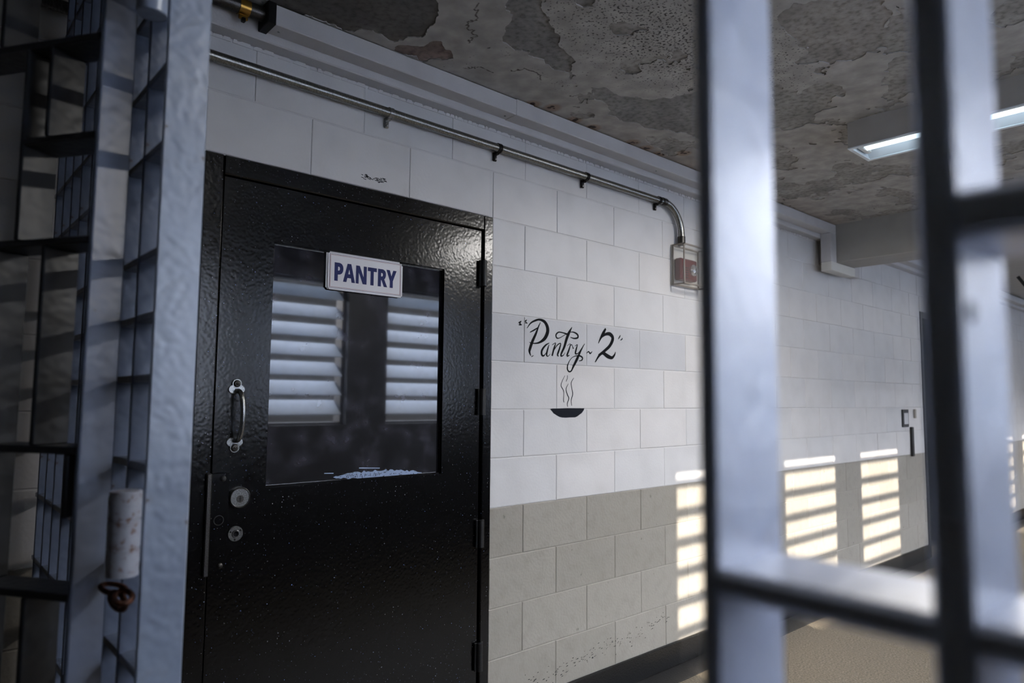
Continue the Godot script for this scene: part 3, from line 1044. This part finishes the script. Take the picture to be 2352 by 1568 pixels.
# ------------------------------------------------------------------ pipes and trunking
func build_services():
	var face_x := Transform3D(Basis(Vector3(0, 1, 0), Vector3(1, 0, 0), Vector3(0, 0, -1)), Vector3.ZERO)
	var t := thing("conduit", "galvanised steel conduit along the top of the block wall, bending down to the alarm", "conduit", Vector3(0, 2.4437, 0.0335))
	var s := mb()
	tube(s, [Vector3(-0.9, 0, 0), Vector3(3.03, 0, 0)], 0.0175, 20)
	obj("pipe", s, "conduit_steel", t)
	s = mb()
	var pts := [Vector3(3.02, 0, 0)]
	for i in 13:
		var a := PI / 2 * i / 12.0
		pts.append(Vector3(3.05 + 0.155 * sin(a), -0.155 * (1 - cos(a)), 0))
	pts.append(Vector3(3.205, -0.2, 0))
	tube(s, pts, 0.0175, 20)
	obj("bend", s, "conduit_steel", t)
	s = mb()
	tube(s, [Vector3(3.03, 0, 0), Vector3(3.06, 0, 0)], 0.021, 20)
	obj("coupling", s, "steel_dull", t)
	s = mb()
	tube(s, [Vector3(3.205, -0.165, 0), Vector3(3.205, -0.212, 0)], 0.021, 20)
	obj("coupling", s, "steel_dull", t)
	var i := 0
	for x in [1.337, 1.873, 2.426, 3.0]:
		var cl := mb()
		tube(cl, [Vector3(-0.009, 0, 0), Vector3(-0.004, 0, 0)], 0.0205, 20)
		tube(cl, [Vector3(-0.004, 0, 0), Vector3(0.004, 0, 0)], 0.0195, 20)
		tube(cl, [Vector3(0.004, 0, 0), Vector3(0.009, 0, 0)], 0.0205, 20)
		box(cl, Vector3(-0.009, -0.05, -0.031), Vector3(0.009, -0.012, -0.020), 0.003)
		box(cl, Vector3(-0.009, -0.026, -0.026), Vector3(0.009, -0.014, -0.004), 0.003)
		var o := obj("pipe_clamp", cl, "steel_bright" if i == 0 else "dark_iron", t, Vector3(x, 0, 0))
		var sc := mb()
		lathe(sc, [Vector2(0.005, 0), Vector2(0.005, 0.003), Vector2(0, 0.0042)], Transform3D(Basis(Vector3.RIGHT, PI / 2), Vector3(0, -0.041, -0.020)), 12)
		obj("screw", sc, "steel_bright", o)
		i += 1
	# trunking in the angle of ledge and ceiling
	t = thing("cable_trunking", "painted rectangular cable trunking under the ceiling, above the conduit", "trunking", Vector3(0, 2.566, 0.057))
	s = mb()
	box(s, Vector3(0.845, 0, 0), Vector3(4.955, 0.066, 0.074), 0.003)
	obj("trunk", s, "trim_paint", t)
	s = mb()
	box(s, Vector3(0.82, -0.006, 0), Vector3(0.848, 0.068, 0.08), 0.002)
	obj("end_cap", s, "dark_iron", t)
	s = mb()
	box(s, Vector3(1.885, -0.0025, 0), Vector3(1.985, 0.067, 0.0765), 0.002)
	obj("joint_cover", s, "trim_paint", t)
	for q in [[0.875, 0.035], [1.86, 0.03], [2.9, 0.035]]:
		var sc := mb()
		lathe(sc, [Vector2(0.0045, 0), Vector2(0.0045, 0.002), Vector2(0, 0.0035)], Transform3D(Basis(Vector3.RIGHT, PI), Vector3(q[0], 0.0, q[1])), 12)
		obj("screw", sc, "steel_bright", t)
	s = mb()
	box(s, Vector3(4.868, -0.204, 0), Vector3(4.955, -0.001, 0.074), 0.003)
	obj("drop_leg", s, "trim_paint", t)
	s = mb()
	box(s, Vector3(4.866, -0.268, 0), Vector3(5.261, -0.2045, 0.0755), 0.003)
	obj("under_beam_run", s, "plastic_white", t)
	s = mb()
	box(s, Vector3(5.262, -0.268, 0), Vector3(5.345, 0.066, 0.074), 0.003)
	box(s, Vector3(5.345, 0, 0), Vector3(15.9, 0.066, 0.074), 0.003)
	obj("far_trunk", s, "trim_paint", t)
	# pipe that runs into the end of the trunking
	t = thing("ceiling_pipe", "dark grey pipe with a brass clamp entering the end of the trunking", "pipe", Vector3(0, 2.602, 0.094))
	s = mb()
	tube(s, [Vector3(-1.2, 0, 0), Vector3(0.822, 0, 0)], 0.0235, 20)
	obj("pipe", s, "steel_dull", t)
	s = mb()
	tube(s, [Vector3(0.742, 0, 0), Vector3(0.775, 0, 0)], 0.0262, 20)
	box(s, Vector3(0.744, -0.04, -0.004), Vector3(0.773, -0.02, 0.004), 0.002)
	obj("brass_clamp", s, "brass", t)
	s = mb()
	box(s, Vector3(0.752, -0.05, -0.0035), Vector3(0.764, -0.036, 0.0105), 0.002)
	obj("clamp_bolt", s, "dark_iron", t)

func build_fixture():
	one_fixture(Vector3(3.274, 2.514, 0.955), "lit fluorescent light in a grey box fixture on the peeling ceiling", 4.7)
	one_fixture(Vector3(0.95, 2.514, 1.45), "added unseen fluorescent light above the gate opening, lifts the upper wall", 0.6)  # out of view, added to brighten the upper wall
	one_fixture(Vector3(8.6, 2.514, 0.955), "lit fluorescent light beyond the ceiling beam, far down the corridor", 3.5)

func one_fixture(at: Vector3, label: String, energy: float):
	var t := thing("ceiling_light", label, "light", at, "corridor ceiling lights")
	var L := 1.22
	var s := mb()
	# housing open at the bottom
	box(s, Vector3(-0.114, 0.006, 0), Vector3(-0.108, 0.128, L), 0.001)
	box(s, Vector3(0.108, 0.006, 0), Vector3(0.114, 0.128, L), 0.001)
	box(s, Vector3(-0.108, 0.006, 0), Vector3(0.108, 0.128, 0.006), 0.001)
	box(s, Vector3(-0.108, 0.006, L - 0.006), Vector3(0.108, 0.128, L), 0.001)
	box(s, Vector3(-0.108, 0.12, 0.006), Vector3(0.108, 0.128, L - 0.006), 0.001)
	obj("housing", s, "housing_grey", t)
	s = mb()
	box(s, Vector3(-0.116, 0, -0.002), Vector3(-0.098, 0.006, L + 0.002), 0.001)
	box(s, Vector3(0.098, 0, -0.002), Vector3(0.116, 0.006, L + 0.002), 0.001)
	box(s, Vector3(-0.098, 0, -0.002), Vector3(0.098, 0.006, 0.014), 0.001)
	box(s, Vector3(-0.098, 0, L - 0.014), Vector3(0.098, 0.006, L + 0.002), 0.001)
	obj("rim", s, "reflector_white", t)
	s = mb()
	for q in [[-0.098, 0.006, -0.05, 0.055], [0.098, 0.006, 0.05, 0.055], [-0.05, 0.055, 0.05, 0.055]]:
		var n := Vector3(-q[0], -0.05, 0)
		face(s, [Vector3(q[0], q[1], 0.01), Vector3(q[2], q[3], 0.01), Vector3(q[2], q[3], L - 0.01), Vector3(q[0], q[1], L - 0.01)], n)
	for z in [0.01, L - 0.01]:
		face(s, [Vector3(-0.098, 0.006, z), Vector3(0.098, 0.006, z), Vector3(0.05, 0.055, z), Vector3(-0.05, 0.055, z)], Vector3(0, 0, 1 if z < 0.5 else -1))
	obj("reflector", s, "reflector_white", t)
	s = mb()
	for z in [0.03, L - 0.03]:
		part_box("lamp_holder", Vector3(-0.05, 0.012, z - 0.012), Vector3(0.045, 0.055, z + 0.012), "plastic_white", t, 0.004)
	s = mb()
	tube(s, [Vector3(-0.018, 0.028, 0.045), Vector3(-0.018, 0.028, L - 0.045)], 0.019, 16)
	obj("light_tube", s, "tube_glow", t)
	var a := AreaLight3D.new()
	a.name = "tube_light"
	a.area_size = Vector2(0.19, L - 0.06)
	a.area_normalize_energy = true
	a.light_energy = energy
	a.light_color = Color(1.0, 0.985, 0.965)
	a.area_range = 20.0
	a.area_attenuation = 2.0
	a.shadow_enabled = true
	a.position = Vector3(0, -0.004, L / 2)
	a.rotation.x = -PI / 2
	t.add_child(a)

func build_alarm():
	var t := thing("fire_alarm", "red wall alarm with a strobe in a clear protective cover, under the conduit", "alarm", Vector3(3.15, 2.006, 0))
	part_box("back_plate", Vector3(0.0, 0.0, -0.0005), Vector3(0.255, 0.225, 0.008), "plastic_white", t, 0.003)
	part_box("horn_body", Vector3(0.018, 0.03, 0.008), Vector3(0.175, 0.15, 0.055), "alarm_red", t, 0.008)
	var s := mb()
	for i in 5:
		box(s, Vector3(0.03, 0.044 + i * 0.013, 0.0545), Vector3(0.085, 0.049 + i * 0.013, 0.0565), 0.0005)
	obj("horn_slots", s, "black_plain", t)
	s = mb()
	lathe(s, [Vector2(0.034, 0), Vector2(0.032, 0.012), Vector2(0.024, 0.022), Vector2(0.012, 0.027), Vector2(0, 0.028)], Transform3D(Basis(Vector3.RIGHT, PI / 2), Vector3(0.125, 0.09, 0.054)), 24)
	obj("strobe_lens", s, "lens_silver", t)
	s = mb()
	for q in [[0.0, 0.0], [0.247, 0.0], [0.0, 0.217], [0.247, 0.217]]:
		box(s, Vector3(q[0], q[1], 0.008), Vector3(q[0] + 0.008, q[1] + 0.008, 0.086), 0.002)
	for z in [0.008, 0.08]:
		for q in [[0.0, 0.0, 0.255, 0.010], [0.0, 0.215, 0.255, 0.225], [0.0, 0.0, 0.010, 0.225], [0.245, 0.0, 0.255, 0.225]]:
			box(s, Vector3(q[0], q[1], z), Vector3(q[2], q[3], z + 0.007), 0.002)
	obj("cover_edges", s, "clear_edge", t)
	s = mb()
	box(s, Vector3(0.002, 0.002, 0.0825), Vector3(0.253, 0.223, 0.0845))
	box(s, Vector3(0.002, 0.002, 0.01), Vector3(0.0035, 0.223, 0.0825))
	box(s, Vector3(0.2515, 0.002, 0.01), Vector3(0.253, 0.223, 0.0825))
	obj("clear_cover", s, "clear_cover", t)

# ------------------------------------------------------------------ painted lettering
var strokes := {
	"quote_mark": ["2042,1720,3 2029,1707,13 2045,1703,4", "2074,1728,3 2065,1717,9 2079,1713,3"],
	"letter_capital_p": ["2076,1691,3 2098,1715,7 2127,1729,9 2153,1735,10 2183,1728,15 2201,1707,19 2203,1682,20 2186,1653,17 2156,1634,10 2128,1627,6 2099,1627,4 2091,1631,3", "2158,1723,3 2146,1703,7 2130,1670,12 2109,1634,15 2095,1602,15 2092,1588,12 2100,1570,3", "2146,1701,3 2122,1687,7 2094,1674,4", "2104,1566,3 2116,1572,3"],
	"letter_a": ["2215,1634,3 2191,1622,8 2169,1599,11 2167,1580,11 2179,1574,7 2196,1590,3 2210,1619,3", "2213,1626,3 2203,1601,9 2198,1580,9 2206,1573,4 2221,1584,2"],
	"letter_n": ["2233,1626,3 2255,1636,4 2245,1611,9 2233,1576,9", "2240,1596,3 2265,1626,5 2288,1636,5 2281,1612,9 2268,1583,9 2276,1577,3"],
	"letter_t": ["2364,1717,3 2343,1688,15 2327,1658,16 2312,1621,13 2294,1592,10 2291,1579,8 2306,1582,4 2317,1595,2", "2332,1681,9 2306,1686,6 2275,1687,6 2258,1674,8 2263,1660,7 2281,1661,4 2311,1675,3 2343,1690,3 2374,1694,6 2401,1685,9 2404,1671,9 2380,1665,7 2353,1669,3"],
	"letter_r": ["2332,1628,2 2353,1638,3 2345,1612,9 2330,1581,9 2348,1585,3", "2348,1623,3 2361,1635,4 2369,1625,4 2374,1616,9"],
	"letter_y": ["2385,1629,3 2401,1637,4 2393,1615,9 2388,1595,9 2406,1597,4 2431,1621,4 2452,1644,3", "2444,1636,4 2417,1598,10 2398,1568,15 2374,1534,11 2359,1512,7 2343,1509,7 2333,1523,8 2340,1547,5 2359,1570,3 2385,1582,4 2417,1585,7 2436,1577,8 2431,1565,6 2412,1561,3"],
	"hyphen": ["2465,1600,3 2480,1608,6 2491,1600,7 2505,1610,3"],
	"digit_two": ["2605,1728,10 2585,1702,17 2564,1674,10 2550,1652,3", "2567,1677,3 2602,1699,13 2637,1703,19 2658,1683,20 2637,1647,17 2596,1618,15 2556,1593,12 2527,1560,5", "2550,1597,4 2584,1606,15 2619,1593,20 2651,1587,15 2672,1603,9 2678,1617,3"],
	"closing_quote_mark": ["2718,1703,3 2709,1692,6 2700,1682,2", "2733,1690,3 2727,1682,6 2715,1678,2"],
}
var steam := ["2317,1489,2 2299,1463,3 2292,1442,4 2307,1421,4 2310,1403,3 2308,1378,4 2312,1366,3", "2333,1491,3 2333,1478,3 2325,1462,3", "2340,1452,2 2325,1428,4 2333,1403,5 2343,1385,5 2333,1360,4 2336,1346,3", "2377,1480,2 2359,1457,4 2364,1429,4 2369,1404,5 2359,1375,4 2363,1351,3"]

func brush(s: SurfaceTool, t: String, off: Vector2, layer := 0.0):
	# a brush stroke of changing width laid on the wall
	var p := []
	for q in t.split(" "):
		var v := q.split(",")
		p.append(Vector3(float(v[0]), float(v[1]), float(v[2])) * 0.001)
	var fine := []
	for i in p.size() - 1:
		var a: Vector3 = p[max(i - 1, 0)]
		var b: Vector3 = p[i]
		var c: Vector3 = p[i + 1]
		var d: Vector3 = p[min(i + 2, p.size() - 1)]
		for k in 7:
			fine.append(b.cubic_interpolate(c, a, d, k / 7.0))
	fine.append(p[-1])
	for i in fine.size() - 1:
		var e := []
		for j in [i, i + 1]:
			var dir: Vector3 = fine[min(j + 1, fine.size() - 1)] - fine[max(j - 1, 0)]
			var n := Vector2(-dir.y, dir.x).normalized() * maxf(fine[j].z, 0.001) * 0.5
			var c := Vector2(fine[j].x, fine[j].y) - off
			e.append([c + n, c - n])
		slab(s, PackedVector2Array([e[0][0], e[0][1], e[1][1], e[1][0]]), 0.0, 0.0007 + layer)

func build_wall_paint():
	var off := Vector2(2.38, 1.65)
	var t := thing("painted_sign", "hand painted black script reading Pantry-2 in quotation marks on the white block wall", "painted sign", Vector3(off.x, off.y, -0.0002))
	for k in strokes:
		var s := mb()
		var n := 0
		for st in strokes[k]:
			brush(s, st, off, 0.0001 * n)
			n += 1
		obj(k, s, "sign_paint", t)
	off = Vector2(2.335, 1.38)
	t = thing("painted_bowl", "painted black bowl with wavy steam lines on the white wall below the script", "painted sign", Vector3(off.x, off.y, -0.0002))
	for st in steam:
		var s := mb()
		brush(s, st, off)
		obj("steam_line", s, "bowl_paint", t)
	var s := mb()
	var poly := PackedVector2Array()
	for p in parse("2222,1336 2235,1338 2340,1340 2450,1339 2445,1330 2439,1324 2430,1316 2417,1310 2400,1301 2385,1297 2350,1297 2323,1296 2300,1297 2282,1300 2262,1308 2252,1313 2244,1316 2237,1323"):
		poly.append(p - off)
	slab(s, poly, 0, 0.0008)
	obj("bowl", s, "bowl_paint", t)
	# dark smudge left above the door
	s = mb()
	for i in 40:
		var x := 1.235 + rng.randf() * 0.105
		var y := 2.19 + rng.randfn(0, 0.006)
		var l := rng.randf_range(0.004, 0.016)
		slab(s, PackedVector2Array([Vector2(x, y), Vector2(x + l, y - 0.001), Vector2(x + l * 0.9, y + 0.0015), Vector2(x + l * 0.1, y + 0.002)]), -0.001, 0.0008)
	var o := obj("paint_smudge", s, "sign_paint", self)
	tag(o, "small dark smudge of paint on the white blocks just above the black door frame", "smudge")

# ------------------------------------------------------------------ barred partition and gate
func steel_bar(called: String, a: Vector3, b: Vector3, parent: Node, m := "steel_blue", ch := 0.0018) -> MeshInstance3D:
	return part_box(called, a, b, m, parent, ch)

func build_grilles():
	var t := thing("barred_partition", "fixed blue grey steel bar partition between the gate hinge and the block wall", "bars", Vector3(0.3325, 0, 0.52))
	for i in 10:
		var z := 1.05 - 0.11 * i - 0.52
		steel_bar("vertical_bar", Vector3(-0.0325, 0, z - 0.005), Vector3(0.0325, CEIL - 0.002, z + 0.004), t, "steel_blue" if i == 0 else "steel_half_shaded")
	for y in [2.36, 2.20, 2.055, 1.915, 1.785, 1.61, 1.508, 1.408, 1.268, 1.12, 0.96, 0.80, 0.64, 0.48, 0.32, 0.16]:
		steel_bar("crossbar", Vector3(-0.031, y - 0.006, 0.02 - 0.52), Vector3(0.031, y + 0.006, 1.05 - 0.52), t, "steel_half_shaded")
	t = thing("barred_partition", "fixed blue grey steel bar partition in the near right foreground, out of focus", "bars", Vector3(0.3545, 0, 2.45))
	for i in 8:
		var z := 2.022 + 0.11 * i - 2.45
		steel_bar("vertical_bar", Vector3(-0.0345, 0, z - 0.005 - (0.002 if i == 1 else 0.0)), Vector3(0.0345, CEIL - 0.002, z + 0.005 + (0.003 if i == 1 else 0.0)), t, "steel_lit", 0.002)
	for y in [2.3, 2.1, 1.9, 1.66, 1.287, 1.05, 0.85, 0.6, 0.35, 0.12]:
		steel_bar("crossbar", Vector3(-0.033, y - 0.007, 2.022 - 2.45), Vector3(0.033, y + 0.007, 2.88 - 2.45), t, "steel_lit", 0.003)
	steel_bar("crossbar", Vector3(-0.033, 1.447, 2.132 - 2.45), Vector3(0.033, 1.467, 2.88 - 2.45), t, "steel_lit", 0.003)
	var rv := mb()
	lathe(rv, [Vector2(0.0055, 0), Vector2(0.0045, 0.002), Vector2(0.002, 0.003), Vector2(0, 0.0032)], Transform3D(Basis(Vector3.RIGHT, PI / 2), Vector3(-0.021, 1.418, 2.139 - 2.45)), 14)
	obj("rivet", rv, "steel_blue", t)

func build_gate():
	var piv := Vector3(0.275, 0, 1.05)
	var th := deg_to_rad(147)
	var d := Vector3(-sin(th), 0, cos(th))
	var away := Vector3(0.839, 0, -0.545).normalized()
	var t := thing("barred_gate", "open blue grey steel bar gate swung back on its hinges at the left", "gate", piv)
	t.basis = Basis(d, Vector3.UP, d.cross(Vector3.UP))
	var sg := 1.0 if t.basis.z.dot(away) > 0 else -1.0
	var plate := func(u: float, y0: float, y1: float):
		steel_bar("vertical_bar", Vector3(u - 0.0045, y0, min(0.0, sg * 0.065)), Vector3(u + 0.0045, y1, max(0.0, sg * 0.065)), t, "steel_half_shaded" if u < 0.1 else "steel_shaded")
	plate.call(0.096, 0.03, 2.45)
	plate.call(0.25, 1.634, 1.96)
	plate.call(0.20, 1.806, 1.96)
	plate.call(0.31, 1.972, 2.17)
	plate.call(0.19, 1.30, 1.622)
	plate.call(0.118, 1.19, 1.288)
	plate.call(0.30, 1.077, 1.622)
	plate.call(0.186, 0.5, 1.065)
	plate.call(0.30, 0.5, 1.065)
	for u in [0.42, 0.53, 0.64, 0.75, 0.86, 0.97]:
		plate.call(u, 0.03, 2.45)
	var bar := func(y: float, u0: float, u1: float):
		steel_bar("crossbar", Vector3(u0, y - 0.006, min(0.0, sg * 0.066)), Vector3(u1, y + 0.006, max(0.0, sg * 0.066)), t, "steel_shaded")
	for y in [2.44, 2.176, 1.966, 1.628, 1.294, 1.071, 0.5, 0.05]:
		bar.call(y, 0.1005, 0.98)
	bar.call(1.80, 0.1005, 0.2545)
	# hinge barrels on the jamb
	for q in [[1.985, 2.20, "steel_blue"], [1.112, 1.238, "hinge_paint"], [0.3, 0.42, "hinge_paint"]]:
		var s := mb()
		var n := 3
		for i in n:
			var h: float = (q[1] - q[0]) / n
			tube(s, [Vector3(0, q[0] + h * i + 0.001, 0), Vector3(0, q[0] + h * (i + 1) - 0.001, 0)], 0.0222, 22)
		tube(s, [Vector3(0, q[0], 0), Vector3(0, q[1], 0)], 0.0205, 18)
		box(s, Vector3(0.0, q[0] + 0.01, -0.004), Vector3(0.03, q[1] - 0.01, 0.004), 0.002)
		obj("hinge_barrel", s, q[2], t)
	# rusty hardware hanging behind the bars, at the foot of the lower hinge
	var r := thing("rusty_chain", "rusty chain links hanging on the bars below the lower gate hinge", "chain", Vector3(0.283, 1.072, 1.0))
	for i in 3:
		var s := mb()
		var pts := []
		for k in 21:
			var a := TAU * k / 20.0
			var p := Vector3(0.0115 * cos(a), 0.0, 0.022 * sin(a))
			pts.append(p)
		tube(s, pts, 0.0042, 8, false)
		var o := obj("link", s, "rust", r, Vector3(0.0, 0.004 - 0.012 * (i % 2), 0.03 - 0.03 * i))
		o.rotation = Vector3(0.2, 0.3 * i, 1.35 * (i % 2) + 0.2)
